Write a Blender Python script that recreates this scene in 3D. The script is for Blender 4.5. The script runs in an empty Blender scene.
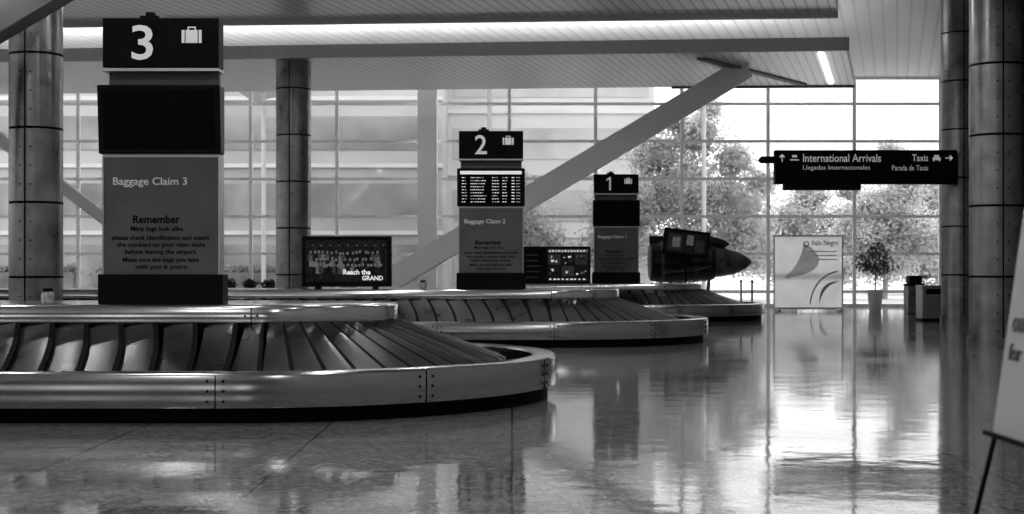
import bpy, math, random
from mathutils import Vector, Matrix
random.seed(7)
F=1422.0; HZ=271.0; CH=1.35
def PX(x,z): return (x-512.0)*z/F
def PZ(y,z): return CH-(y-HZ)*z/F
col=bpy.context.scene.collection
# ---------------------------------------------------------------- materials
def mat(name,c=0.5,rough=0.5,metal=0.0,spec=0.5,emit=0.0,noise=0.0,nscale=5.0,bump=0.0,bscale=None,stretch=(1,1,1),rvar=0.0,coord='Object'):
    m=bpy.data.materials.new(name); m.use_nodes=True
    nt=m.node_tree; b=nt.nodes['Principled BSDF']
    b.inputs['Base Color'].default_value=(c,c,c,1)
    b.inputs['Roughness'].default_value=rough
    b.inputs['Metallic'].default_value=metal
    b.inputs['Specular IOR Level'].default_value=spec
    if emit>0:
        b.inputs['Emission Color'].default_value=(1,1,1,1); b.inputs['Emission Strength'].default_value=emit
    tc=nt.nodes.new('ShaderNodeTexCoord'); mp=nt.nodes.new('ShaderNodeMapping')
    mp.inputs['Scale'].default_value=stretch
    nt.links.new(tc.outputs[coord],mp.inputs['Vector'])
    n=nt.nodes.new('ShaderNodeTexNoise'); n.inputs['Scale'].default_value=nscale; n.inputs['Detail'].default_value=4
    nt.links.new(mp.outputs['Vector'],n.inputs['Vector'])
    r=nt.nodes.new('ShaderNodeMapRange'); r.inputs['From Min'].default_value=0.3; r.inputs['From Max'].default_value=0.7
    r.inputs['To Min'].default_value=max(0,c-noise); r.inputs['To Max'].default_value=min(1,c+noise)
    nt.links.new(n.outputs['Fac'],r.inputs['Value']); nt.links.new(r.outputs['Result'],b.inputs['Base Color'])
    if rvar>0:
        r2=nt.nodes.new('ShaderNodeMapRange'); r2.inputs['From Min'].default_value=0.3; r2.inputs['From Max'].default_value=0.7
        r2.inputs['To Min'].default_value=max(0.02,rough-rvar); r2.inputs['To Max'].default_value=rough+rvar
        nt.links.new(n.outputs['Fac'],r2.inputs['Value']); nt.links.new(r2.outputs['Result'],b.inputs['Roughness'])
    if bump>0:
        n2=nt.nodes.new('ShaderNodeTexNoise'); n2.inputs['Scale'].default_value=bscale or nscale
        nt.links.new(mp.outputs['Vector'],n2.inputs['Vector'])
        bp=nt.nodes.new('ShaderNodeBump'); bp.inputs['Strength'].default_value=bump; bp.inputs['Distance'].default_value=0.05
        nt.links.new(n2.outputs['Fac'],bp.inputs['Height']); nt.links.new(bp.outputs['Normal'],b.inputs['Normal'])
    return m
def thinmat(name,c,noise,nscale,tr=0.5):
    m=bpy.data.materials.new(name); m.use_nodes=True; nt=m.node_tree
    o=[n for n in nt.nodes if n.type=='OUTPUT_MATERIAL'][0]
    for n in list(nt.nodes):
        if n.type=='BSDF_PRINCIPLED': nt.nodes.remove(n)
    tc=nt.nodes.new('ShaderNodeTexCoord'); n=nt.nodes.new('ShaderNodeTexNoise'); n.inputs['Scale'].default_value=nscale
    nt.links.new(tc.outputs['Object'],n.inputs['Vector'])
    r=nt.nodes.new('ShaderNodeMapRange'); r.inputs['From Min'].default_value=.3; r.inputs['From Max'].default_value=.7
    r.inputs['To Min'].default_value=c-noise; r.inputs['To Max'].default_value=c+noise; nt.links.new(n.outputs['Fac'],r.inputs['Value'])
    d=nt.nodes.new('ShaderNodeBsdfDiffuse'); t=nt.nodes.new('ShaderNodeBsdfTranslucent'); mx=nt.nodes.new('ShaderNodeMixShader'); mx.inputs[0].default_value=tr
    nt.links.new(r.outputs[0],d.inputs[0]); nt.links.new(r.outputs[0],t.inputs[0])
    nt.links.new(d.outputs[0],mx.inputs[1]); nt.links.new(t.outputs[0],mx.inputs[2]); nt.links.new(mx.outputs[0],o.inputs[0])
    return m
M={}
M['steel']=mat('brushed_steel',0.40,0.17,1.0,noise=0.015,nscale=0.5,rvar=0.03,bump=.03,bscale=.8)
M['deck']=mat('deck_steel',0.58,0.14,1.0,noise=0.015,nscale=0.5,rvar=0.02,bump=.04,bscale=.7)
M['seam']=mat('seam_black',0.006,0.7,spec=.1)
M['bolt']=mat('bolt_steel',0.2,0.35,0.8)
M['slat']=mat('worn_slat',0.038,0.33,0.35,spec=0.45,noise=0.016,nscale=1.6,rvar=0.09)
M['black']=mat('matt_black',0.006,0.5,spec=.15,noise=0.003)
M['kick']=mat('kick_black',0.005,0.6,spec=.1,noise=0.003)
M['gloss']=mat('screen_glass',0.003,0.25,spec=0.15)
M['screenbody']=mat('monitor_housing',0.008,0.4,spec=.2,noise=0.004)
M['panel']=mat('grey_panel',0.15,0.42,0.1,spec=.3,noise=0.02,nscale=2)
M['panel_edge']=mat('aluminium_edge',0.5,0.35,0.8,noise=0.04)
M['dimtext']=mat('dark_vinyl',0.006,0.5,spec=.1)
M['greytext']=mat('grey_vinyl_glow',0.65,0.5,emit=0.08)  # slight glow added to lift the grey lettering
M['white']=mat('white_vinyl_glow',0.80,0.5,noise=0.01,emit=0.16)  # faint emission brightens the white lettering, which is no lamp
M['screenwhite']=mat('lit_screen_white',0.85,0.5,emit=0.40)
M['screengrey']=mat('lit_screen_grey',0.16,0.5,emit=0.06,noise=.12,nscale=14)
M['screendark']=mat('lit_screen_dark',0.02,0.3,emit=0.004,spec=.2,noise=0.02,nscale=9)
M['column']=mat('column_cladding',0.25,0.33,0.78,noise=0.08,nscale=2.2,rvar=0.07)
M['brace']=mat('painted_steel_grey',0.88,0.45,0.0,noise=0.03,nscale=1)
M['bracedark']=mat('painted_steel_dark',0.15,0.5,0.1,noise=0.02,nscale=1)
M['mullion']=mat('mullion_pale',0.88,0.4,0.0,noise=0.02)
M['wall']=mat('wall_grey',0.42,0.5,noise=0.03,nscale=0.8)
M['pier']=mat('pier_white',0.94,0.5,noise=0.03,nscale=0.8)
M['walldark']=mat('wall_dark',0.2,0.6,noise=0.02,nscale=0.8)
M['fascia']=mat('fascia_grey',0.60,0.45,noise=0.02)
M['trimdark']=mat('trim_mid',0.50,0.5,noise=0.01)
M['joint']=mat('soffit_joint',0.2,0.5,noise=0.01)
M['lamp']=mat('lamp_diffuser',0.9,0.5,emit=3)
M['cove']=mat('cove_lamp',0.9,0.5,emit=17)
M['banner']=thinmat('banner_cloth',0.74,0.05,1.5,.5)
M['bannerframe']=mat('banner_frame',0.6,0.4,0.3)
M['bannerink']=mat('banner_ink',0.16,0.5)
M['bannerpale']=thinmat('banner_pale_ink',0.65,0.05,1.5,.5)
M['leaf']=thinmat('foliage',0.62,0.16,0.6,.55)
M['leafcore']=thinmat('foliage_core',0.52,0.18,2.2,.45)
M['leafmid']=thinmat('foliage_hedge',0.40,0.12,0.7,.4)
M['leafdark']=thinmat('foliage_indoor',0.14,0.05,3,.4)
M['bark']=mat('bark',0.12,0.8,noise=0.03,nscale=6)
M['barkpale']=mat('bark_pale',0.35,0.8,noise=0.05,nscale=6)
M['pot']=mat('pot_white',0.7,0.4,noise=0.03)
M['concrete']=mat('concrete_light',0.46,0.8,noise=0.09,nscale=0.12)
M['concrete2']=mat('concrete_mid',0.66,0.8,noise=0.05,nscale=0.3)
M['concrete3']=mat('concrete_pale',0.62,0.8,noise=0.10,nscale=0.12)
M['bandglass']=mat('facade_glazing',0.30,0.4,noise=0.10,nscale=0.35)
M['bandglass2']=mat('facade_glazing_pale',0.50,0.4,noise=0.10,nscale=0.35)
M['pave']=mat('pavement',0.5,0.85,noise=0.06,nscale=0.5)
M['poster']=mat('poster_paper',0.55,0.45,noise=0.04,nscale=2)
M['glassdark']=mat('dark_glass',0.03,0.1)
M['jar']=mat('jar_glass',0.35,0.12,0.2,noise=.1,nscale=20)
M['jet']=mat('jet_paint',0.02,0.35,0.2,noise=0.015,nscale=3)
M['jetlight']=mat('jet_marking',0.12,0.35,0.2,noise=0.09,nscale=3)

def slatmat(name,c,dark,period,rough=0.4,metal=0.0):
    m=bpy.data.materials.new(name); m.use_nodes=True; nt=m.node_tree; b=nt.nodes['Principled BSDF']
    b.inputs['Roughness'].default_value=rough; b.inputs['Metallic'].default_value=metal
    g=nt.nodes.new('ShaderNodeNewGeometry'); s=nt.nodes.new('ShaderNodeSeparateXYZ'); nt.links.new(g.outputs['Position'],s.inputs[0])
    a=nt.nodes.new('ShaderNodeMath'); a.operation='MULTIPLY_ADD'; a.inputs[1].default_value=-0.27
    nt.links.new(s.outputs['Y'],a.inputs[0]); nt.links.new(s.outputs['X'],a.inputs[2])
    d=nt.nodes.new('ShaderNodeMath'); d.operation='DIVIDE'; d.inputs[1].default_value=period; nt.links.new(a.outputs[0],d.inputs[0])
    fr=nt.nodes.new('ShaderNodeMath'); fr.operation='FRACT'; nt.links.new(d.outputs[0],fr.inputs[0])
    rmp=nt.nodes.new('ShaderNodeValToRGB'); rmp.color_ramp.elements[0].position=0.0; rmp.color_ramp.elements[0].color=(dark,dark,dark,1)
    rmp.color_ramp.elements[1].position=0.25; rmp.color_ramp.elements[1].color=(c,c,c,1)
    e=rmp.color_ramp.elements.new(0.9); e.color=(c*.95,c*.95,c*.95,1)
    nt.links.new(fr.outputs[0],rmp.inputs[0]); nt.links.new(rmp.outputs[0],b.inputs['Base Color'])
    return m
M['cloud']=slatmat('linear_metal_ceiling',0.96,0.40,0.24,rough=.32,metal=.35)
M['ceil']=slatmat('upper_ceiling_slats',0.96,0.65,0.4)

def floormat():
    m=bpy.data.materials.new('polished_terrazzo'); m.use_nodes=True; nt=m.node_tree; b=nt.nodes['Principled BSDF']
    g=nt.nodes.new('ShaderNodeNewGeometry')
    v=nt.nodes.new('ShaderNodeTexVoronoi'); v.inputs['Scale'].default_value=30; nt.links.new(g.outputs['Position'],v.inputs['Vector'])
    n=nt.nodes.new('ShaderNodeTexNoise'); n.inputs['Scale'].default_value=0.6; n.inputs['Detail'].default_value=5; nt.links.new(g.outputs['Position'],n.inputs['Vector'])
    cr=nt.nodes.new('ShaderNodeValToRGB'); cr.color_ramp.elements[0].color=(.10,.10,.10,1); cr.color_ramp.elements[1].color=(.42,.42,.42,1)
    nt.links.new(v.outputs['Color'],cr.inputs[0])
    br=nt.nodes.new('ShaderNodeTexBrick'); br.inputs['Scale'].default_value=1.0; br.offset=0
    br.inputs['Brick Width'].default_value=1.6; br.inputs['Row Height'].default_value=1.6; br.inputs['Mortar Size'].default_value=0.010
    br.inputs['Color1'].default_value=(1,1,1,1); br.inputs['Color2'].default_value=(.86,.86,.86,1); br.inputs['Mortar'].default_value=(.3,.3,.3,1)
    nt.links.new(g.outputs['Position'],br.inputs['Vector'])
    mx=nt.nodes.new('ShaderNodeMix'); mx.data_type='RGBA'; mx.blend_type='MULTIPLY'; mx.inputs[0].default_value=1
    nt.links.new(cr.outputs[0],mx.inputs[6]); nt.links.new(br.outputs['Color'],mx.inputs[7])
    nt.links.new(mx.outputs[2],b.inputs['Base Color'])
    r=nt.nodes.new('ShaderNodeMapRange'); r.inputs['From Min'].default_value=.3; r.inputs['From Max'].default_value=.7
    r.inputs['To Min'].default_value=.04; r.inputs['To Max'].default_value=.10
    nt.links.new(n.outputs['Fac'],r.inputs['Value']); nt.links.new(r.outputs['Result'],b.inputs['Roughness'])
    b.inputs['Specular IOR Level'].default_value=0.8
    n2=nt.nodes.new('ShaderNodeTexNoise'); n2.inputs['Scale'].default_value=2.6; n2.inputs['Detail'].default_value=3; nt.links.new(g.outputs['Position'],n2.inputs['Vector'])
    bp=nt.nodes.new('ShaderNodeBump'); bp.inputs['Strength'].default_value=.16; bp.inputs['Distance'].default_value=.014
    nt.links.new(n2.outputs['Fac'],bp.inputs['Height']); nt.links.new(bp.outputs['Normal'],b.inputs['Normal'])
    return m
M['floor']=floormat()
def glassmat():
    m=bpy.data.materials.new('window_glass'); m.use_nodes=True; nt=m.node_tree
    for n in list(nt.nodes):
        if n.type=='BSDF_PRINCIPLED': nt.nodes.remove(n)
    o=[n for n in nt.nodes if n.type=='OUTPUT_MATERIAL'][0]
    t=nt.nodes.new('ShaderNodeBsdfTransparent'); t.inputs[0].default_value=(.95,.95,.95,1)
    g=nt.nodes.new('ShaderNodeBsdfGlossy'); g.inputs['Roughness'].default_value=.05
    mx=nt.nodes.new('ShaderNodeMixShader'); mx.inputs[0].default_value=.02
    nt.links.new(t.outputs[0],mx.inputs[1]); nt.links.new(g.outputs[0],mx.inputs[2]); nt.links.new(mx.outputs[0],o.inputs[0])
    return m
M['glass']=glassmat()
# ---------------------------------------------------------------- mesh builder
class MB:
    def __init__(s): s.v=[]; s.f=[]; s.m=[]; s.mats=[]
    def mi(s,k):
        if k not in s.mats: s.mats.append(k)
        return s.mats.index(k)
    def add(s,vs,fs,k):
        o=len(s.v); s.v+= [tuple(p) for p in vs]; i=s.mi(k)
        for f in fs: s.f.append(tuple(o+a for a in f)); s.m.append(i)
        return s
    def box(s,x0,x1,y0,y1,z0,z1,k,mtx=None):
        vs=[Vector(p) for p in [(x0,y0,z0),(x1,y0,z0),(x1,y1,z0),(x0,y1,z0),(x0,y0,z1),(x1,y0,z1),(x1,y1,z1),(x0,y1,z1)]]
        if mtx: vs=[mtx@p for p in vs]
        return s.add(vs,[(0,3,2,1),(4,5,6,7),(0,1,5,4),(1,2,6,5),(2,3,7,6),(3,0,4,7)],k)
    def prism(s,pts,z0,z1,k):
        n=len(pts); vs=[(p[0],p[1],z0) for p in pts]+[(p[0],p[1],z1) for p in pts]
        fs=[tuple(range(n-1,-1,-1)),tuple(range(n,2*n))]+[(i,(i+1)%n,n+(i+1)%n,n+i) for i in range(n)]
        return s.add(vs,fs,k)
    def flat(s,pts,y,k):
        return s.add([(p[0],y,p[1]) for p in pts],[tuple(range(len(pts)))],k)
    def lathe(s,prof,k,n=32,mtx=None,cx=0,cy=0):
        vs=[]; fs=[]
        for (r,z) in prof:
            for i in range(n):
                a=2*math.pi*i/n; vs.append(Vector((cx+r*math.cos(a),cy+r*math.sin(a),z)))
        if mtx: vs=[mtx@p for p in vs]
        for j in range(len(prof)-1):
            for i in range(n):
                a=j*n+i; b=j*n+(i+1)%n; fs.append((a,b,b+n,a+n))
        fs.append(tuple(range(n-1,-1,-1))); l=(len(prof)-1)*n; fs.append(tuple(range(l,l+n)))
        return s.add(vs,fs,k)
    def rod(s,a,b,r,k,n=10,r2=None):
        a=Vector(a); b=Vector(b); d=b-a; L=d.length
        q=d.to_track_quat('Z','Y').to_matrix().to_4x4(); q.translation=a
        return s.lathe([(r,0),(r if r2 is None else r2,L)],k,n,q)
    def beam(s,a,b,w,h,k):
        a=Vector(a); b=Vector(b); d=b-a; L=d.length
        x=d.normalized(); y=Vector((0,1,0)); z=x.cross(y).normalized(); y=z.cross(x)
        mt=Matrix((x,y,z)).transposed().to_4x4(); mt.translation=a
        return s.box(0,L,-w/2,w/2,-h/2,h/2,k,mt)
    def build(s,name,parent=None,loc=(0,0,0),smooth=False,bevel=0,structure=False,label=None,category=None,group=None,angle=35):
        me=bpy.data.meshes.new(name); me.from_pydata(s.v,[],s.f)
        for k in s.mats: me.materials.append(M[k])
        for p,i in zip(me.polygons,s.m): p.material_index=i; p.use_smooth=smooth
        me.update()
        if smooth:
            try: me.set_sharp_from_angle(angle=math.radians(angle))
            except Exception: pass
        o=bpy.data.objects.new(name,me); o.location=loc; col.objects.link(o)
        if parent: o.parent=parent
        if bevel>0:
            b=o.modifiers.new('bevel','BEVEL'); b.width=bevel; b.segments=2; b.limit_method='ANGLE'
        if structure: o['kind']='structure'
        if label: o['label']=label
        if category: o['category']=category
        if group: o['group']=group
        return o
def thing(name,loc,label,category,group=None,rz=0):
    e=bpy.data.objects.new(name,None); e.empty_display_size=.2; e.location=loc; e.rotation_euler=(0,0,rz); col.objects.link(e)
    e['label']=label; e['category']=category
    if group: e['group']=group
    return e
def text_mesh(body,x0,x1,z0,z1,y,k,parent,name='lettering',bold=0.0,mtx=None):
    c=bpy.data.curves.new('t','FONT'); c.body=body; c.offset=bold; c.extrude=0.004; c.resolution_u=3
    t=bpy.data.objects.new('t',c); col.objects.link(t)
    dg=bpy.context.evaluated_depsgraph_get(); dg.update()
    me=bpy.data.meshes.new_from_object(t.evaluated_get(dg)); bpy.data.objects.remove(t)
    xs=[v.co.x for v in me.vertices]; ys=[v.co.y for v in me.vertices]
    ax,bx,ay,by=min(xs),max(xs),min(ys),max(ys); sx=(x1-x0)/(bx-ax); sz=(z1-z0)/(by-ay)
    for v in me.vertices:
        p=v.co.copy(); q=Vector((x0+(p.x-ax)*sx, y-p.z, z0+(p.y-ay)*sz)); v.co=(mtx@q) if mtx else q
    me.materials.clear(); me.materials.append(M[k])
    for p in me.polygons: p.material_index=0
    o=bpy.data.objects.new(name,me); col.objects.link(o); o.parent=parent
    return o
# ---------------------------------------------------------------- room shell
SK=0.27
def wallx(y): return 16.9+SK*(y-54)
mb=MB(); mb.prism([(-30,-12),(wallx(-12),-12),(wallx(54),54.2),(-30,54.2)],-0.2,0,'floor'); mb.build('floor',structure=True)
mb=MB(); mb.prism([(-30,-12),(wallx(-12),-12),(wallx(54),54.2),(-30,54.2)],8.72,9.0,'ceil'); mb.build('ceiling',structure=True)
mb=MB(); mb.prism([(wallx(-12),-12),(wallx(-12)+.3,-12),(wallx(54)+.3,54.2),(wallx(54),54.2)],0,8.72,'wall'); mb.build('wall_right',structure=True)
mb=MB()
mb.box(-30.3,-30,-12,54.2,0,2.0,'walldark').box(-30.3,-30,-12,54.2,6.0,8.72,'walldark')
for i in range(12): mb.box(-30.3,-30,-12+6*i,-10+6*i,2.0,6.0,'walldark')  # openings between piers added to let in side fill light
mb.build('wall_left',structure=True)
mb=MB(); xr=wallx(-12)
mb.box(-30,xr,-12.3,-12,0,2.6,'walldark').box(-30,xr,-12.3,-12,5.4,8.72,'walldark')
for i in range(8): mb.box(-30+4*i,-28.2+4*i,-12.3,-12,2.6,5.4,'walldark')  # unseen openings behind the camera, added for soft frontal fill
mb.build('wall_back',structure=True)
mb=MB(); mb.box(16.25,16.9,53.8,54.2,0,8.72,'wall'); mb.build('wall_far',structure=True)
BW=3.27; levels=[0.05,0.57,2.0,3.42,4.84,6.27,7.69,8.66]
WX1=16.25
for i in range(14):
    x1=WX1-i*BW; x0=x1-BW
    mb=MB()
    mb.box(x1-.065,x1+.065,53.90,54.0,0,8.72,'mullion')
    if i==13: mb.box(x0-.065,x0+.065,53.90,54.0,0,8.72,'mullion')
    for z in levels: mb.box(x0+.065,x1-.065,53.92,54.0,z-.055,z+.055,'mullion')
    mb.add([(x0,53.98,0),(x1,53.98,0),(x1,53.98,8.72),(x0,53.98,8.72)],[(0,1,2,3)],'glass')
    mb.build('window_%d'%(i+1),structure=True)
mb=MB(); mb.box(PX(418,53.2),PX(437,53.2),53.0,53.6,0,8.72,'pier'); mb.build('trim_1',structure=True)
def ex(y): return 7.1+SK*(y-31)
mb=MB()
L=-29.5
mb.prism([(L,-5),(ex(-5),-5),(ex(31),31),(L,31+.07*(7.1-L))],7.0,7.3,'cloud')
mb.build('trim_2',structure=True)
mb=MB(); mb.prism([(L,31.0+.07*(7.1-L)),(ex(31),31),(ex(31.15),31.15),(L,31.15+.07*(7.1-L))],6.88,7.34,'trimdark'); mb.build('trim_3',structure=True)
s2=.09
A=(L,36.4+s2*(8.6-L)); B=(ex(36.4),36.4); C=(ex(43.2),43.2); D=(L,43.2+s2*(8.6-L))
mb=MB(); mb.prism([A,B,C,D],7.0,7.28,'cloud'); mb.build('trim_4',structure=True)
mb=MB(); mb.prism([(A[0],A[1]-.12),(B[0]+.05,B[1]-.12),(B[0]+.05,B[1]),A],6.98,7.32,'fascia'); mb.build('trim_5',structure=True)
mb=MB(); mb.prism([(4.9,37.7),(5.2,37.7),(8.9,42.9),(8.6,42.9)],6.95,7.0,'joint'); mb.build('trim_6',structure=True)
mb=MB(); mb.prism([(4.9,43.2+s2*3.6),(ex(43.3),43.3),(ex(43.5),43.5),(4.9,43.4+s2*3.7)],6.95,7.3,'joint'); mb.build('trim_7',structure=True)
t=thing('ceiling_light',(PX(818,36.8),36.8,6.95),'long bright linear lamp recessed in slatted metal ceiling','ceiling light')
MB().prism([(0,0),(.14,0),(.14+SK*5.8,5.8),(SK*5.8,5.8)],0.0,.05,'lamp').build('lamp_diffuser',t)
for k,(xa,xb) in enumerate([(-20,-11),(-10.5,-2),(-1.5,7.5)]):
    t=thing('cove_light',(xa,0,7.29),'hidden white strip lamp lying on suspended ceiling','ceiling light','cove lamps')
    ya=40+s2*(8.6-xa); yb=40+s2*(8.6-xb)
    MB().prism([(0,ya),(xb-xa,yb),(xb-xa,yb+.25),(0,ya+.25)],0,.08,'cove').build('lamp_diffuser',t)
# ---------------------------------------------------------------- columns
def column(x,y,h,r=.47):
    mb=MB(); prof=[(r+.03,0),(r+.03,.18),(r,.18)]
    z=1.25
    while z<h-.2:
        prof+=[(r,z-.02),(r-.04,z-.015),(r-.04,z+.015),(r,z+.02)]; z+=1.25
    prof.append((r,h))
    t=thing('column',(x,y,0),'round structural column clad in grey metal panels','column','hall columns')
    mb.lathe(prof,'column',48)
    for a in (-107,-83,-95+120,-95-120):
        for zz in [.3+.3125*i for i in range(int((h-.4)/.3125))]:
            q=Matrix.Rotation(math.radians(a),4,'Z')@Matrix.Translation((r-.001,0,zz))@Matrix.Rotation(math.pi/2,4,'Y')
            mb.lathe([(.016,0),(.012,.008)],'seam',6,q)
    mb.build('cladding',t,smooth=True,angle=25)
    for z in [1.25*i for i in range(1,8) if 1.25*i<h-.2]:
        MB().lathe([(r-.005,z-.014),(r-.005,z+.014)],'seam',48).build('panel_joint',t)
    for a in (-95,25,145):
        aa=math.radians(a); m=Matrix.Rotation(aa,4,'Z')
        MB().box(r-.01,r+.004,-.012,.012,.18,h,'seam',m).build('panel_joint',t)
column(PX(36,24.1),24.1,6.98,.44); column(-5.9,38.4,6.98); column(8.62,25.3,8.7); column(11.62,36.9,8.7)
# ---------------------------------------------------------------- diagonal braces
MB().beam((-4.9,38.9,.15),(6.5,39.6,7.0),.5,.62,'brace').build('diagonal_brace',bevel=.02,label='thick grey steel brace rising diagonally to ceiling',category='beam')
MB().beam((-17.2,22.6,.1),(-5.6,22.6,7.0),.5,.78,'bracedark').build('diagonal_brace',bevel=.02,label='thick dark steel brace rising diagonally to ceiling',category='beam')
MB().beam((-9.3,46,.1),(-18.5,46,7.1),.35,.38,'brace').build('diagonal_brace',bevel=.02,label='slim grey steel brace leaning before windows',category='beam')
# ---------------------------------------------------------------- carousels
def carousel(loc,label,S=6.15,nst=36,first=None):
    t=thing('baggage_carousel',loc,label,'baggage carousel','baggage carousels')
    if first:
        for ch in first.children:
            c=ch.copy(); col.objects.link(c); c.parent=t
        return t
    def stations(nstr,narc):
        st=[]
        for i in range(nstr): st.append((-S+2*S*i/nstr,-90.0))
        for i in range(narc): st.append((S,-90+180.0*i/narc))
        for i in range(nstr): st.append((S-2*S*i/nstr,90.0))
        for i in range(narc): st.append((-S,90+180.0*i/narc))
        return st
    def pos(st,r,z):
        a=math.radians(st[1]); return (st[0]+r*math.cos(a), r*math.sin(a), z)
    def sweep(mb,prof,k,st):
        n=len(st); m=len(prof); vs=[pos(s,r,z) for s in st for (r,z) in prof]; fs=[]
        for i in range(n):
            j=(i+1)%n
            for q in range(m):
                p=(q+1)%m; fs.append((i*m+q,j*m+q,j*m+p,i*m+p))
        mb.add(vs,fs,k)
    st=stations(24,40)
    mb=MB(); sweep(mb,[(3.0,0),(3.0,.17),(2.85,.17),(2.85,0)],'kick',st); mb.build('kick_plate',t,smooth=True)
    mb=MB(); sweep(mb,[(3.09,.14),(3.1,.18),(3.1,.42),(3.085,.445),(3.06,.455),(2.86,.455),(2.84,.43),(2.84,.14)],'steel',st)
    for s in stations(max(2,int(S)),5):
        a=math.radians(s[1]); m=Matrix.Translation((s[0],0,0))@Matrix.Rotation(a,4,'Z')
        mb.box(3.095,3.103,-.005,.005,.14,.43,'seam',m)
        for dy in (-.07,.07):
            for z in (.20,.29,.38):
                q=m@Matrix.Translation((3.098,dy,z))@Matrix.Rotation(math.pi/2,4,'Y')
                mb.lathe([(.014,0),(.010,.008)],'seam',8,q)
    mb.build('outer_rim',t,smooth=True)
    mb=MB(); NA=26; ss=stations(nst,NA); n=len(ss)
    def frac(u):
        u%=n; i=int(u); f=u-i; a=ss[i]; b=ss[(i+1)%n]
        ang2=b[1]
        if b[1]<a[1]-100: ang2=b[1]+360
        return (a[0]+(b[0]-a[0])*f, a[1]+(ang2-a[1])*f)
    NV=9
    US=[0,.3,.62,.84,.99,1.0]; NU=len(US)
    for i in range(n):
        vs=[]; top=[]; gap=[]
        rr_=random.Random(i); lift=.016*rr_.uniform(-1,1)
        jj=i%(nst+NA); amp=1.0 if jj<nst-3 else max(0.0,(nst+1-jj)/4.0)
        if jj>nst+NA-4: amp=.3*(jj-(nst+NA-4))
        for v in range(NV):
            w=v/(NV-1.0); r=2.54-1.18*w; z=.36+.42*w
            for u,uu in enumerate(US):
                shift=amp*(0.10*math.sin(math.pi*w)-0.75*w)
                s=frac(i+uu+shift)
                if uu<=.84: h=.008+.045*(uu/.84)**1.1+(.006+.004*amp)*math.sin(math.pi*uu)*math.sin(math.pi*w)+lift*uu
                elif uu<.995: h=.056+lift
                else: h=.006
                vs.append(pos(s,r,z+h))
        for v in range(NV-1):
            for u in range(NU-1):
                a=v*NU+u; f=(a,a+1,a+NU+1,a+NU)
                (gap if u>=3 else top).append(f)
        o2=len(vs)
        for u in range(5):
            p=vs[u]; vs.append((p[0],p[1],p[2]-.05))
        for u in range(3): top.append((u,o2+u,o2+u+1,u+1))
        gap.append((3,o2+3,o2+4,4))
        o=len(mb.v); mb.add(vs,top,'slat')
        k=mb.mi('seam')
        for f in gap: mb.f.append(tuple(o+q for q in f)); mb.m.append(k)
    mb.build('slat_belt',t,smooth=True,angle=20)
    mb=MB(); sweep(mb,[(2.85,.18),(2.4,.20),(1.3,.62),(1.2,.62),(1.2,.12)],'seam',st); mb.build('inner_housing',t,smooth=True)
    mb=MB(); sweep(mb,[(1.36,.78),(1.37,.80),(1.37,.975),(1.36,.99),(1.345,1.0),(0.05,1.0),(0.05,.78)],'deck',st)
    sweep(mb,[(1.375,.765),(1.375,.79),(1.30,.79),(1.30,.765)],'seam',st)
    for s in stations(4,2):
        a=math.radians(s[1]); m=Matrix.Translation((s[0],0,0))@Matrix.Rotation(a,4,'Z')
        mb.box(1.36,1.373,-.005,.005,.79,.985,'seam',m)
        for dy in (-.06,.06):
            q=m@Matrix.Translation((1.368,dy,.9))@Matrix.Rotation(math.pi/2,4,'Y')
            mb.lathe([(.012,0),(.009,.008)],'seam',8,q)
    mb.box(-S,S,-.06,.06,.78,1.0,'deck')
    mb.build('top_deck',t,smooth=True)
    return t
OX=0.49-3.1-6.15; OY=15.6; DX=3.35; DY=12.42
c1=carousel((OX,OY,0),'long oval baggage carousel, steel rim, dark slats, beneath sign three')
c2=carousel((OX+DX,OY+DY,0),'long oval baggage carousel, steel rim, dark slats, beneath sign two',first=c1)
S3=1.9
c3=carousel((7.15-3.1-S3,OY+2*DY,0),'oval baggage carousel, steel rim, dark slats, beneath sign one',S=S3,nst=12)
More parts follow.
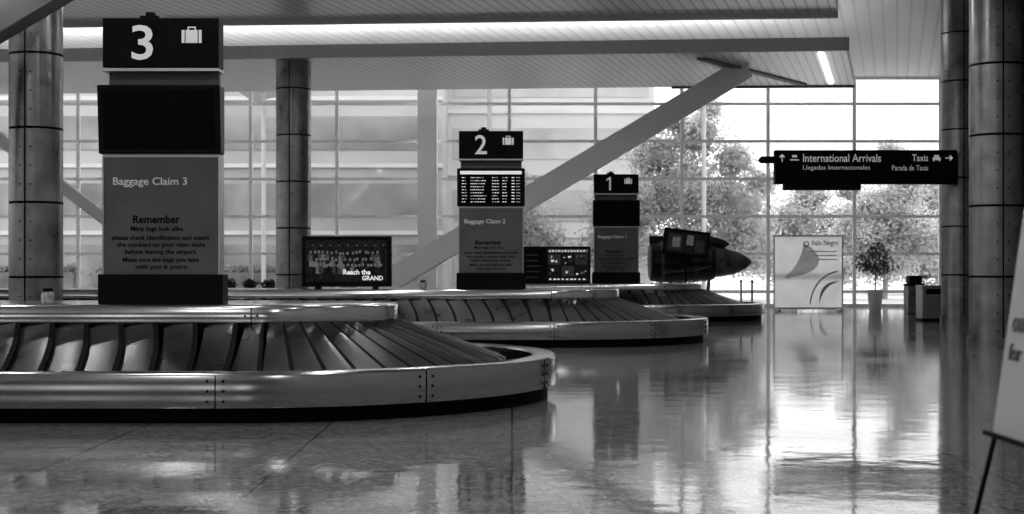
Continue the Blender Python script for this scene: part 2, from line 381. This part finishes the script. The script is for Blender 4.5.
# ---------------------------------------------------------------- kiosks
U=.01083
def kiosk(num,x,y,listing):
    t=thing('information_kiosk',(x,y,1.0),'tall black and grey kiosk sign numbered %s on carousel deck'%num,'sign','baggage claim kiosks')
    K=lambda yy:(303-yy)*U
    kx=lambda xx:(xx-161)*U
    yf=-.2
    MB().box(-.675,.675,-.24,.06,0,K(274),'black').build('plinth',t,bevel=.01)
    lp=MB().box(-.625,.625,yf,.02,K(274),K(157),'panel').box(-.635,-.62,yf-.01,.03,K(274),K(157),'panel_edge').box(.62,.635,yf-.01,.03,K(274),K(157),'panel_edge').build('information_panel',t)
    text_mesh('Baggage Claim '+num,kx(113),kx(187),K(187),K(177),yf,'greytext',lp,bold=.01)
    rows=[('Remember',133,180,223,215,.02),('Many bags look alike.',131,184,232,226,.015),('please check identification and match',112,209,241,235,.015),
      ('the numbers on your claim stubs',117,205,248,242,.015),('before leaving the airport.',125,197,255,249,.015),('Make sure the bags you take',123,199,263,257,.015),('with you is yours.',135,188,270,264,.015)]
    for b,a0,a1,y0,y1,bo in rows: text_mesh(b,kx(a0),kx(a1),K(y0),K(y1),yf,'dimtext',lp,bold=bo)
    MB().box(-.63,.63,yf-.01,.03,K(157),K(154),'panel_edge').build('divider_strip',t)
    MB().box(-.60,.60,-.06,.02,K(154),K(66),'panel').build('back_frame',t)
    mo=MB()
    z0,z1=K(154)+.002,K(86); w=.66
    a=[(-w,-.26,z0),(w,-.26,z0),(w,-.06,z0),(-w,-.06,z0),(-w,-.33,z1),(w,-.33,z1),(w,-.06,z1),(-w,-.06,z1)]
    mo.add(a,[(0,3,2,1),(4,5,6,7),(0,1,5,4),(1,2,6,5),(2,3,7,6),(3,0,4,7)],'screenbody')
    mo=mo.build('monitor',t,bevel=.012)
    def sp(x,f,out=.004): return (x,-.26-.07*f-out,z0+(z1-z0)*f)
    MB().add([sp(-.60,.07),sp(.60,.07),sp(.60,.93),sp(-.60,.93)],[(0,1,2,3)],'gloss').build('screen',mo)
    if listing:
        b=MB()
        def rect(xa,xb,fa,fb,k): b.add([sp(xa,fa,.008),sp(xb,fa,.008),sp(xb,fb,.008),sp(xa,fb,.008)],[(0,1,2,3)],k)
        rect(-.60,.60,.84,.93,'screenwhite')
        r=random.Random(3)
        for q in range(9):
            f=.09+q*.080
            for x0,nw in ((-.57,2),(-.40,6),(.02,3),(.22,2)):
                x=x0
                for j in range(nw):
                    w2=r.uniform(.02,.05); rect(x,x+w2,f+.012,f+.034,'screenwhite' if r.random()<.7 else 'greytext'); x+=w2+.012
            rect(.40,.46,f+.012,f+.036,'screenwhite'); rect(.49,.57,f+.012,f+.036,'greytext')
        b.build('flight_listing',mo)
    MB().box(-.63,.63,yf-.02,.03,K(71),K(68),'panel_edge').build('divider_strip',t)
    hd=MB().box(-.628,.628,yf-.02,.04,K(67),K(18),'black').build('header_sign',t,bevel=.008)
    if num=='1':
        MB().flat([(kx(142),K(60)),(kx(147),K(60)),(kx(147),K(25)),(kx(143.5),K(25)),(kx(135),K(31)),(kx(135),K(36)),(kx(142),K(31.5))],yf-.026,'white').build('lettering',hd)
    else: text_mesh(num,kx(132),kx(153.5),K(60),K(25),yf-.02,'white',hd,bold=.012)
    ic=MB(); yy=yf-.024
    ic.box(kx(182),kx(185),yy,yy+.01,K(43),K(30),'white').box(kx(186),kx(198),yy,yy+.01,K(43),K(30),'white').box(kx(199),kx(202),yy,yy+.01,K(43),K(30),'white')
    ic.box(kx(188),kx(189.2),yy,yy+.01,K(30),K(27),'white').box(kx(195),kx(196.2),yy,yy+.01,K(30),K(27),'white').box(kx(188),kx(196.2),yy,yy+.01,K(27.9),K(26.7),'white')
    ic.build('suitcase_emblem',hd)
    MB().box(kx(138),kx(157),-.12,.02,K(18),K(14),'black').box(kx(143),kx(152),-.1,.0,K(14),K(10),'black').build('top_cap',t,bevel=.005)
    return t
kiosk('3',-3.80,OY,False); kiosk('2',-3.80+DX+.04,OY+DY,True); kiosk('1',-3.80+2*DX+.05,OY+2*DY,False)
# ---------------------------------------------------------------- advertising displays
z=27.2; u=z/F
t=thing('advertising_display',(PX(346.5,z),z+.12,1.0),'wide black framed lit advertising screen standing on carousel deck','advertisement')
hw=44.5*u
fr=MB().box(-hw,hw,-.12,.1,.05,53*u,'black').build('display_case',t,bevel=.01)
MB().box(-.6,-.5,-.15,.12,0,.06,'black').build('foot',t); MB().box(.5,.6,-.15,.12,0,.06,'black').build('foot',t)
MB().box(-hw+.07,hw-.07,-.125,-.12,.14,53*u-.07,'screendark').build('screen',fr)
def blob(b,x,zc,w,h,k,y,n=10):
    b.flat([(x+w*math.cos(2*math.pi*i/n),zc+h*math.sin(2*math.pi*i/n)) for i in range(n)],y,k)
b=MB(); r=random.Random(5)
for row in range(3):
    for i in range(17):
        x=-hw+.16+i*(2*hw-.34)/17+r.uniform(-.02,.02)+.03*row; zc=.70-.12*row+r.uniform(-.02,.02)
        yy=-.127-.0015*row
        blob(b,x,zc,.025,.032,'screengrey',yy-.0007); b.flat([(x-.05,zc-.16),(x+.05,zc-.16),(x+.045,zc-.04),(x-.045,zc-.04)],yy,r.choice(['panel','screendark','screendark','screengrey']))
for i in range(9): blob(b,-hw+.2+i*.17,.84,.02,.012,'screengrey',-.128)
b.build('crowd_picture',fr)
text_mesh('Reach the',-.06,.46,.28,.38,-.133,'screenwhite',fr,bold=.03)
text_mesh('GRAND',.30,.70,.17,.26,-.133,'screenwhite',fr,bold=.03)
z=39.8; u=z/F
t=thing('advertising_display',(PX(557,z),z+.1,1.0),'black framed poster display with small white pictures','advertisement')
fr=MB().box(-33.5*u,33.5*u,-.1,.1,0,37*u,'black').build('display_case',t,bevel=.01)
MB().box(-10*u,32*u,-.105,-.1,2*u,35*u,'screendark').build('poster_picture',fr)
b=MB()
b.box(-9*u,31*u,-.108,-.104,31*u,34*u,'screengrey')
for i in range(12): b.box((-8+3.1*i)*u,(-6.2+3.1*i)*u,-.114,-.108,31.8*u,(33+.4*(i%2))*u,'screenwhite')
r=random.Random(4)
for i in range(3):
    for j in range(2):
        x0=(-8.5+13.4*i)*u; z0=(19-11.5*j)*u
        b.box(x0,x0+12*u,-.107,-.104,z0,z0+10*u,['panel','screendark'][(i+j)%2])
        for q in range(7):
            xx=x0+r.uniform(.5,8.5)*u; zz=z0+r.uniform(1,7)*u
            b.box(xx,xx+r.uniform(1,3.2)*u,-.109-.0005*q,-.107,zz,zz+r.uniform(.8,2.6)*u,r.choice(['screengrey','panel','screenwhite','screendark']))
for i in range(9):
    b.box((-8+4.2*i)*u,(-6.2+4.2*i+r.uniform(0,1.5))*u,-.112,-.105,3.5*u,5*u,'screenwhite')
b.build('picture_tiles',fr)
b=MB()
for i in range(5): b.box(-31*u,-(14+r.uniform(0,6))*u,-.108,-.1,(6+5.5*i)*u,(6.8+5.5*i)*u,'panel')
b.build('side_listing',fr)
def beacon(x,z):
    t=thing('glass_jar',(PX(x,z),z,1.0),'small glass jar with metal lid on carousel deck','jar','jars on carousel decks')
    MB().lathe([(.05,0),(.065,.01),(.068,.10),(.05,.135)],'jar',20).build('body',t,smooth=True)
    MB().lathe([(.054,.135),(.054,.165),(.05,.17)],'black',20).build('lid',t,smooth=True)
beacon(48,14.9); beacon(423,27.4)
# ---------------------------------------------------------------- hanging direction sign
z=36.1; u=z/F; cx=PX(866,z); cz=PZ(167,z)
t=thing('hanging_sign',(cx,z+.12,cz),'long black directional sign with white airport lettering fixed to column','sign')
sx=lambda p:(p-866)*u
sz=lambda p:(167-p)*u
body=MB().box(sx(775),sx(957),-.12,.12,sz(184),sz(150),'black').build('sign_face',t,bevel=.01)
MB().box(sx(784),sx(861),-.1,.1,sz(190),sz(184),'screenbody').build('lower_housing',t)
MB().box(sx(762),sx(775),-.06,.06,sz(163),sz(156),'screenbody').rod((sx(762),-.02,sz(159)),(sx(760),-.2,sz(161)),.06,'black').build('camera',t)
MB().box(sx(945),sx(956),.12,.4,sz(176),sz(158),'bolt').build('bracket',t)
text_mesh('International Arrivals',sx(803),sx(881),sz(162),sz(154),-.12,'white',body,bold=.008)
text_mesh('Llegadas Internacionales',sx(803),sx(870),sz(171),sz(165.2),-.12,'white',body,bold=.0)
text_mesh('Taxis',sx(912),sx(928),sz(161.2),sz(154.3),-.12,'white',body,bold=.008)
text_mesh('Parada de Taxis',sx(892),sx(928),sz(170.5),sz(165.2),-.12,'white',body,bold=.0)
def arrow(mb,cx,cz,d,L,k='white',y=-.127):
    px,pz=-d[1],d[0]; P=lambda a,b:(cx+d[0]*a+px*b,y,cz+d[1]*a+pz*b)
    mb.add([P(-L,-.016),P(-L,.016),P(L*.9,.016),P(L*.9,-.016)],[(0,1,2,3)],k)
    for sgn in (-1,1):
        mb.add([P(L,0),P(L*.3,sgn*L*.75),P(L*.3-.03,sgn*(L*.75)-sgn*.025),P(L-.05,0)],[(0,1,2,3)],k)
b=MB(); arrow(b,sx(782),sz(158),(0,1),.10); b.build('arrow_emblem',body)
b=MB(); arrow(b,sx(949),sz(158),(1,0),.10); b.build('arrow_emblem',body)
y=-.127
b=MB(); b.box(sx(790),sx(799),y,y+.005,sz(160.5),sz(159.2),'white').box(sx(792),sx(797),y,y+.005,sz(157.5),sz(155),'white'); b.build('arrivals_emblem',body)
b=MB(); b.box(sx(932.5),sx(940.5),y,y+.005,sz(160.2),sz(157.4),'white').box(sx(934),sx(939),y,y+.005,sz(157.4),sz(155),'white').box(sx(933),sx(934.3),y,y+.005,sz(161.5),sz(160),'white').box(sx(938.7),sx(940),y,y+.005,sz(161.5),sz(160),'white')
b.build('car_emblem',body)
# ---------------------------------------------------------------- display jet with screen
z=46.0; u=z/F
t=thing('display_jet',(PX(700,z),z,0),'bulky dark model jet fuselage with pointed nose on metal stand','aircraft model')
jx=lambda p:(p-700)*u; jz=lambda p:PZ(p,z)
mt=Matrix.Translation((jx(649),0,jz(262)))@Matrix.Rotation(math.pi/2,4,'Y')
MB().lathe([(.52,0),(.60,.03),(.66,.3),(.68,1.0),(.66,1.5),(.60,1.95),(.56,2.1)],'jet',28,mt).lathe([(.675,.35),(.685,.36),(.69,.44),(.68,.46)],'jetlight',28,mt).lathe([(.67,1.38),(.675,1.39),(.672,1.46),(.66,1.48)],'jetlight',28,mt).build('fuselage',t,smooth=True)
MB().lathe([(.50,2.1),(.48,2.35),(.42,2.65),(.34,2.9),(.24,3.1),(.13,3.24),(.05,3.30),(.01,3.32)],'jetlight',28,mt).build('nose_cone',t,smooth=True)
b=MB(); b.lathe([(.02,-.6),(.16,-.45),(.28,0),(.16,.4),(.02,.6)],'glassdark',16,Matrix.Translation((jx(711),0,jz(244)))@Matrix.Rotation(math.pi/2,4,'Y')); b.build('cockpit_canopy',t,smooth=True)
FS=[(0,1,2,3),(7,6,5,4),(0,4,5,1),(1,5,6,2),(2,6,7,3),(3,7,4,0)]
b=MB()
b.add([(jx(650),0,jz(252)),(jx(676),0,jz(246)),(jx(662),0,jz(236)),(jx(649),0,jz(236)),(jx(650),.06,jz(252)),(jx(676),.06,jz(246)),(jx(662),.06,jz(236)),(jx(649),.06,jz(236))],FS,'jet'); b.build('tail_fin',t)
for s in (-1,1):
    b=MB(); b.add([(jx(660),-.5*s,jz(268)),(jx(712),-.5*s,jz(264)),(jx(690),-1.05*s,jz(270)),(jx(662),-1.05*s,jz(272)),(jx(660),-.5*s,jz(270)),(jx(712),-.5*s,jz(266)),(jx(690),-1.05*s,jz(271.5)),(jx(662),-1.05*s,jz(273.5))],FS,'jetlight'); b.build('wing',t)
    MB().box(jx(690),jx(708),-.76*s-.14,-.76*s+.14,jz(262),jz(251),'jetlight').build('air_intake',t,bevel=.03)
for x in (668,706):
    for yy in (-.35,.35): MB().rod((jx(x),yy,0),(jx(x)+.1,yy*.4,jz(278)),.035,'bolt').build('stand_leg',t)
t=thing('video_screen',(PX(686,44.4),44.4,0),'black framed flat screen tilted on a pole stand','screen')
u=44.4/F
mt=Matrix.Translation((0,0,PZ(243,44.4)))@Matrix.Rotation(math.radians(7),4,'Y')
sf=MB().box(-23*u,23*u,-.06,.06,-13*u,13*u,'black',mt).build('screen_frame',t)
MB().box(-20.5*u,20.5*u,-.066,-.06,-10.5*u,10.5*u,'screendark',mt).build('screen',sf)
MB().box(-18*u,-3*u,-.07,-.066,-8*u,8*u,'panel',mt).box(-14*u,-6*u,-.072,-.07,-5*u,5*u,'screengrey',mt).box(0*u,7*u,-.07,-.066,-2*u,8*u,'screengrey',mt).box(9*u,18*u,-.07,-.066,-8*u,4*u,'panel',mt).build('screen_picture',sf)
MB().rod((0,.1,0),(0,.1,PZ(245,44.4)),.03,'black').lathe([(.3,0),(.3,.03),(.05,.06)],'bolt',20,Matrix.Translation((0,.1,0))).build('pole',t)
for px in (741,752):
    t=thing('barrier_post',(PX(px,44.5),44.5,0),'slim metal barrier post with round foot','barrier','barrier posts')
    MB().rod((0,0,.03),(0,0,1.0),.03,'bolt').build('post',t); MB().lathe([(.17,0),(.17,.02),(.04,.05)],'bolt',20).build('foot',t,smooth=True)
    MB().lathe([(.045,1.0),(.05,1.03),(.03,1.07)],'black',16).build('cap',t,smooth=True)
# ---------------------------------------------------------------- freestanding banner
z=48.0; u=z/F
t=thing('display_banner',(PX(808,z),z,0),'large pale framed banner with curved printed emblem standing by windows','banner')
bx=lambda p:(p-808)*u; bz=lambda p:PZ(p,z)
fr=MB().add([(bx(774),0,bz(307)),(bx(842),0,bz(307)),(bx(842),0,bz(236)),(bx(774),0,bz(236))],[(0,1,2,3)],'banner').build('banner_panel',t)
MB().box(bx(773.5),bx(774.5),-.03,.03,bz(309),bz(235),'bannerframe').box(bx(842),bx(843),-.03,.03,bz(309),bz(235),'bannerframe').box(bx(774.5),bx(842),-.03,.03,bz(236),bz(235),'bannerframe').box(bx(774.5),bx(842),-.03,.03,bz(309),bz(307.6),'bannerframe').build('banner_frame',t)
MB().box(bx(776),bx(779),-.35,.35,0,.06,'bannerframe').build('foot',t); MB().box(bx(838),bx(841),-.35,.35,0,.06,'bannerframe').build('foot',t)
text_mesh('Italo Negro',bx(812),bx(838),bz(247),bz(240),-.01,'bannerink',fr,bold=.01)
def arc(b,cx,cz,r,w,a0,a1,k,rz=1.0,taper=True):
    N=28; vs=[];fs=[]
    for i in range(N+1):
        a=math.radians(a0+(a1-a0)*i/N); ww=w*math.sin(math.pi*min(1,max(0.08,i/N))) if taper else w
        for rr in (r,r+ww): vs.append((cx+rr*math.cos(a),-.012,cz+rr*rz*math.sin(a)))
    for i in range(N): fs.append((2*i,2*i+2,2*i+3,2*i+1))
    b.add(vs,fs,k)
b=MB(); arc(b,bx(806),bz(244),.07,.03,0,360,'bannerink',taper=False); b.build('printed_emblem',fr)
b=MB(); arc(b,bx(700),bz(240),3.5,.7,-36,-2,'bannerpale',.62); b.build('printed_emblem',fr)
b=MB(); arc(b,bx(842),bz(306),.75,.10,98,176,'bannerframe',1.1); b.build('printed_emblem',fr)
b=MB(); arc(b,bx(842),bz(306),1.05,.05,98,176,'bannerframe',1.1,False); b.build('printed_emblem',fr)
for i,(a,c) in enumerate([(252,251),(256,255),(260,259)]): MB().box(bx(810+i*3),bx(837),-.016,-.011,bz(a),bz(c),'bannerframe').build('printed_line',fr)
# ---------------------------------------------------------------- plants
def leaves(mb,blobs,n,size,k,rnd):
    tot=sum(b[3]**2 for b in blobs)
    for b_ in blobs:
        for i in range(int(n*b_[3]**2/tot)):
            d=Vector((rnd.gauss(0,1),rnd.gauss(0,1),rnd.gauss(0,1))).normalized()*b_[3]*(rnd.random()**.4)
            if rnd.random()<.3: d*=1.3
            c=Vector(b_[:3])+Vector((d.x,d.y,d.z*.8))
            a=Vector((rnd.gauss(0,1),rnd.gauss(0,1),rnd.gauss(0,1))).normalized(); e=a.orthogonal().normalized()
            e.rotate(Matrix.Rotation(rnd.random()*6.28,3,a)); s=size*rnd.uniform(.6,1.4); f=a.cross(e)*.5
            mb.add([c-e*s,c+f*s,c+e*s,c-f*s],[(0,1,2,3)],k)
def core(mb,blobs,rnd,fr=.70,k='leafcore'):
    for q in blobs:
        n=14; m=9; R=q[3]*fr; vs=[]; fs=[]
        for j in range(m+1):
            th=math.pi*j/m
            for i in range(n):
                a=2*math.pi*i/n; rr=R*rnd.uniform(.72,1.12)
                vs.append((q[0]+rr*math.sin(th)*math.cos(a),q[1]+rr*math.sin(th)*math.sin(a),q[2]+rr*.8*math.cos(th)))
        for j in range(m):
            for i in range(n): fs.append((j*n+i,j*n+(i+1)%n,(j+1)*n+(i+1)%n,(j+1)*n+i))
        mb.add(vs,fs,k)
z=47.6
t=thing('potted_tree',(PX(875,z),z,0),'small leafy indoor tree in pale round pot','potted plant')
MB().lathe([(.18,0),(.20,.03),(.25,.66),(.27,.70),(.27,.72),(.23,.72),(.22,.62)],'pot',28).build('pot',t,smooth=True)
b=MB().rod((0,0,.6),(.03,0,1.35),.02,'bark'); r=random.Random(2)
for i in range(9):
    a=i*.9; b.rod((.03,0,1.1+.05*i),(.5*math.cos(a),.5*math.sin(a),1.55+.08*i),.01,'bark',6)
b.build('trunk',t)
b=MB(); leaves(b,[(0,0,1.75,.55),(-.35,0,1.5,.34),(.36,.1,1.5,.34),(.05,-.1,2.05,.3)],520,.07,'leafdark',r); b.build('foliage',t)
for i,px in enumerate((230,250,269)):
    z=44.0
    t=thing('planter',(PX(px,z),z,0),'low dark planter with leafy green plant','potted plant','row of planters')
    MB().lathe([(.16,0),(.2,.55),(.22,.6),(.18,.6)],'screenbody',20).build('pot',t,smooth=True)
    b=MB(); leaves(b,[(0,0,.92,.20)],160,.07,'leafdark',random.Random(i)); b.rod((0,0,.5),(0,0,.95),.02,'bark').build('foliage',t)
# ---------------------------------------------------------------- bins
z=38.9
t=thing('waste_bin',(PX(930,z),z,0),'boxy stainless steel waste bin with dark flap','bin')
MB().box(-.31,.31,-.29,.29,.05,.92,'panel_edge').build('body',t,bevel=.02)
MB().box(-.32,.32,-.30,.30,0,.06,'black').build('base',t); MB().box(-.32,.32,-.30,.30,.92,.96,'panel_edge').build('lid',t,bevel=.01)
MB().box(-.2,.2,-.298,-.29,.72,.86,'black').build('flap',t)
z=44.8
t=thing('waste_bin',(PX(914,z),z,0),'boxy grey metal waste bin with black lid','bin')
MB().box(-.26,.26,-.26,.26,0,.88,'column').build('body',t,bevel=.02)
MB().box(-.27,.27,-.27,.27,.88,.96,'black').prism([(-.2,-.2),(.2,-.2),(.2,.2),(-.2,.2)],.96,1.2,'black').build('lid',t,bevel=.03)
# ---------------------------------------------------------------- easel poster near camera
t=thing('easel_poster',(1.80,4.75,0),'pale printed poster leaning on a black metal easel','poster')
lean=math.radians(8)
mt=Matrix.Translation((-.09,0,.78))@Matrix.Rotation(lean,4,'Y')@Matrix.Rotation(-math.pi/2,4,'Z')
pb=MB().box(-.28,.42,-.01,.01,0,.80,'poster',mt).build('poster_board',t)
for i,(w,x1,a,c) in enumerate([('out',-.08,.36,.42),('for',-.10,.26,.32)]):
    text_mesh(w,-.22,x1,a,c,-.012,'bannerink',pb,mtx=mt)
MB().box(-.31,.48,-.035,.02,-.015,0.0,'black',mt).build('ledge',t)
for xx in (-.22,.3):
    p0=mt@Vector((xx,.02,.72)); p1=mt@Vector((xx*1.25,.0,-.0))
    MB().rod(p0,p1,.009,'black').rod(p1,(p1.x-.17,p1.y+(.06 if xx<0 else -.06),0),.009,'black').build('leg',t)
p0=mt@Vector((.04,.03,.72)); MB().rod(p0,(.45,0,0),.009,'black').build('leg',t)
# ---------------------------------------------------------------- exterior
mb=MB(); mb.box(-90,90,54.3,150,-.2,-.02,'pave'); o=mb.build('ground',structure=True)
def building(name,x0,x1,y0,y1,h,k,kl,kg,label):
    t=thing(name,(x0,y0,-.02),label,'building')
    MB().box(0,x1-x0,0,y1-y0,0,h,k).build('facade',t)
    zz=3.2
    while zz<h:
        MB().box(0,x1-x0,-.15,0,zz,zz+.2,kl).build('ledge',t)
        MB().box(.3,x1-x0-.3,-.05,0,zz+.9,zz+2.6,kg).build('glazing_band',t); zz+=3.4
    MB().box(.3,x1-x0-.3,-.05,0,.6,2.7,kg).build('glazing_band',t)
building('parking_building',-60,-3.5,72,84,16,'concrete','concrete2','bandglass','concrete building with horizontal ledges across the road')
building('parking_building',-3.5,7.8,78,88,16,'concrete3','concrete2','bandglass2','pale tall building with thin ledges across the road')
N=20; vs=[]; fs=[]
for i in range(N+1):
    s=i/N; x=-12+22*s; zc=9.2+1.6*math.sin(math.pi*s*.9)
    vs+=[(x,60,zc),(x,66,zc),(x,60,zc+.3),(x,66,zc+.3)]
for i in range(N):
    a=4*i; fs+=[(a,a+1,a+5,a+4),(a+2,a+6,a+7,a+3),(a,a+4,a+6,a+2),(a+1,a+3,a+7,a+5)]
t=thing('curb_canopy',(0,0,0),'curved pale canopy over the kerb outside windows','canopy')
MB().add(vs,fs,'concrete2').build('roof',t)
for x in (-11,-1,8.5): MB().rod((x,63,0),(x,63,9.6),.1,'concrete3',16).build('post',t)
def tree(x,y,blobs,h,n,seed,label,ls=.10):
    t=thing('tree',(x,y,-.02),label,'tree','trees outside')
    r=random.Random(seed); b=MB(); b.rod((0,0,0),(.1,0,h*.5),.14,'barkpale',12,.09)
    for q in blobs: b.rod((.08,0,h*.35),(q[0],q[1],q[2]),.04,'barkpale',6,.02)
    b.build('trunk',t)
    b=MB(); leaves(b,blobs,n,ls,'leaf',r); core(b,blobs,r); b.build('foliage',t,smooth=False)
tree(PX(680,68),68,[(-2.6,0,4.2,1.9),(0,0,5.2,2.2),(2.4,0,4.5,2.0),(.8,0,7.9,1.4),(-1.2,.5,7.0,1.4),(3.2,0,2.4,1.7),(-3.3,0,2.3,1.6),(2.6,0,6.7,1.1),(1.5,0,9.2,.7),(0,0,2.3,1.8),(-.3,0,8.6,.7),(3.9,0,5.6,.8)],9.5,30000,11,'broad leafy deciduous tree outside the windows')
tree(PX(885,70),70,[(0,0,4.4,1.6),(1.2,0,6.2,1.0),(-1.3,0,3.2,1.5),(1.5,0,3.0,1.6),(.2,0,7.3,.7),(-1.8,0,5.4,.7),(0,0,2,1.5),(.9,0,5.1,1.0)],8,17000,12,'slender leafy tree outside the windows')
tree(PX(515,68),68,[(0,0,4.0,1.7),(-1.2,0,2.8,1.4),(1.0,0,2.8,1.4),(0,0,5.4,1.0),(0,0,1.9,1.4)],7,11000,13,'smaller leafy tree outside the windows')
tree(PX(795,94),94,[(-3,0,3.8,2.2),(0,0,4.6,2.3),(3.2,0,4.2,2.2),(1,0,6.4,1.4),(-5,0,3.2,2),(-1,0,2,2),(3,0,2,2),(5,0,5,1.6),(-3.4,0,6,1.3)],6,20000,14,'low spreading tree in far planting',.13)
tree(PX(945,84),84,[(-3.4,0,3.2,2.2),(0,0,4.6,2.3),(-1,0,2.2,2.2),(2,0,3.2,2.3),(-1,0,6.2,1.3)],6,18000,15,'low spreading tree in far planting',.13)
for i,x in enumerate((-22.5,-17,-11.5,-6)):
    t=thing('hedge',(x,66,-.02),'low clipped leafy hedge beside the road outside','hedge','hedges outside')
    r=random.Random(40+i); b=MB(); b.box(-2.3,2.3,-.6,.6,0,1.3,'leafmid'); leaves(b,[(q*.45-2.0,0,1.3,.42) for q in range(10)],3000,.10,'leafmid',r); b.build('foliage',t)
# ---------------------------------------------------------------- world & lights
w=bpy.data.worlds.new('w'); bpy.context.scene.world=w; w.use_nodes=True
bg=w.node_tree.nodes['Background']; bg.inputs[0].default_value=(1,1,1,1); bg.inputs[1].default_value=1.75
s=bpy.data.lights.new('sun','SUN'); s.energy=2.2; s.angle=.02; so=bpy.data.objects.new('sun',s); col.objects.link(so)
so.rotation_euler=(math.radians(-48),math.radians(18),0)
for ix,x in enumerate((-12,-6,0)):  # grid of unseen downlights, added to fill the interior with light
    for iy,y in enumerate((1,8,15,22,29)):
        t=thing('fill_downlight',(x+SK*y*.6,y,6.93),'round downlight added above the view as interior fill','ceiling light','added fill downlights')
        MB().lathe([(.25,.07),(.25,0.02),(.2,0.02),(.2,.07)],'bolt',24).build('trim_ring',t)
        l=bpy.data.lights.new('lamp','AREA'); l.shape='DISK'; l.size=.4; l.energy=80; lo=bpy.data.objects.new('lamp',l); lo.location=(0,0,0.0); col.objects.link(lo); lo.parent=t
# ---------------------------------------------------------------- camera
cam=bpy.data.cameras.new('cam'); co=bpy.data.objects.new('cam',cam); col.objects.link(co)
cam.lens=50; cam.sensor_width=36; cam.shift_y=(HZ-257)/1024.0
co.location=(0,0,CH); co.rotation_euler=(math.pi/2,0,0); cam.clip_end=500
cam.dof.use_dof=True; cam.dof.focus_distance=17; cam.dof.aperture_fstop=3.2
bpy.context.scene.camera=co
sc=bpy.context.scene; sc.view_settings.view_transform='Standard'
try: sc.view_settings.look='Medium High Contrast'
except Exception as e:
    print('LOOK',e); sc.view_settings.look='None'
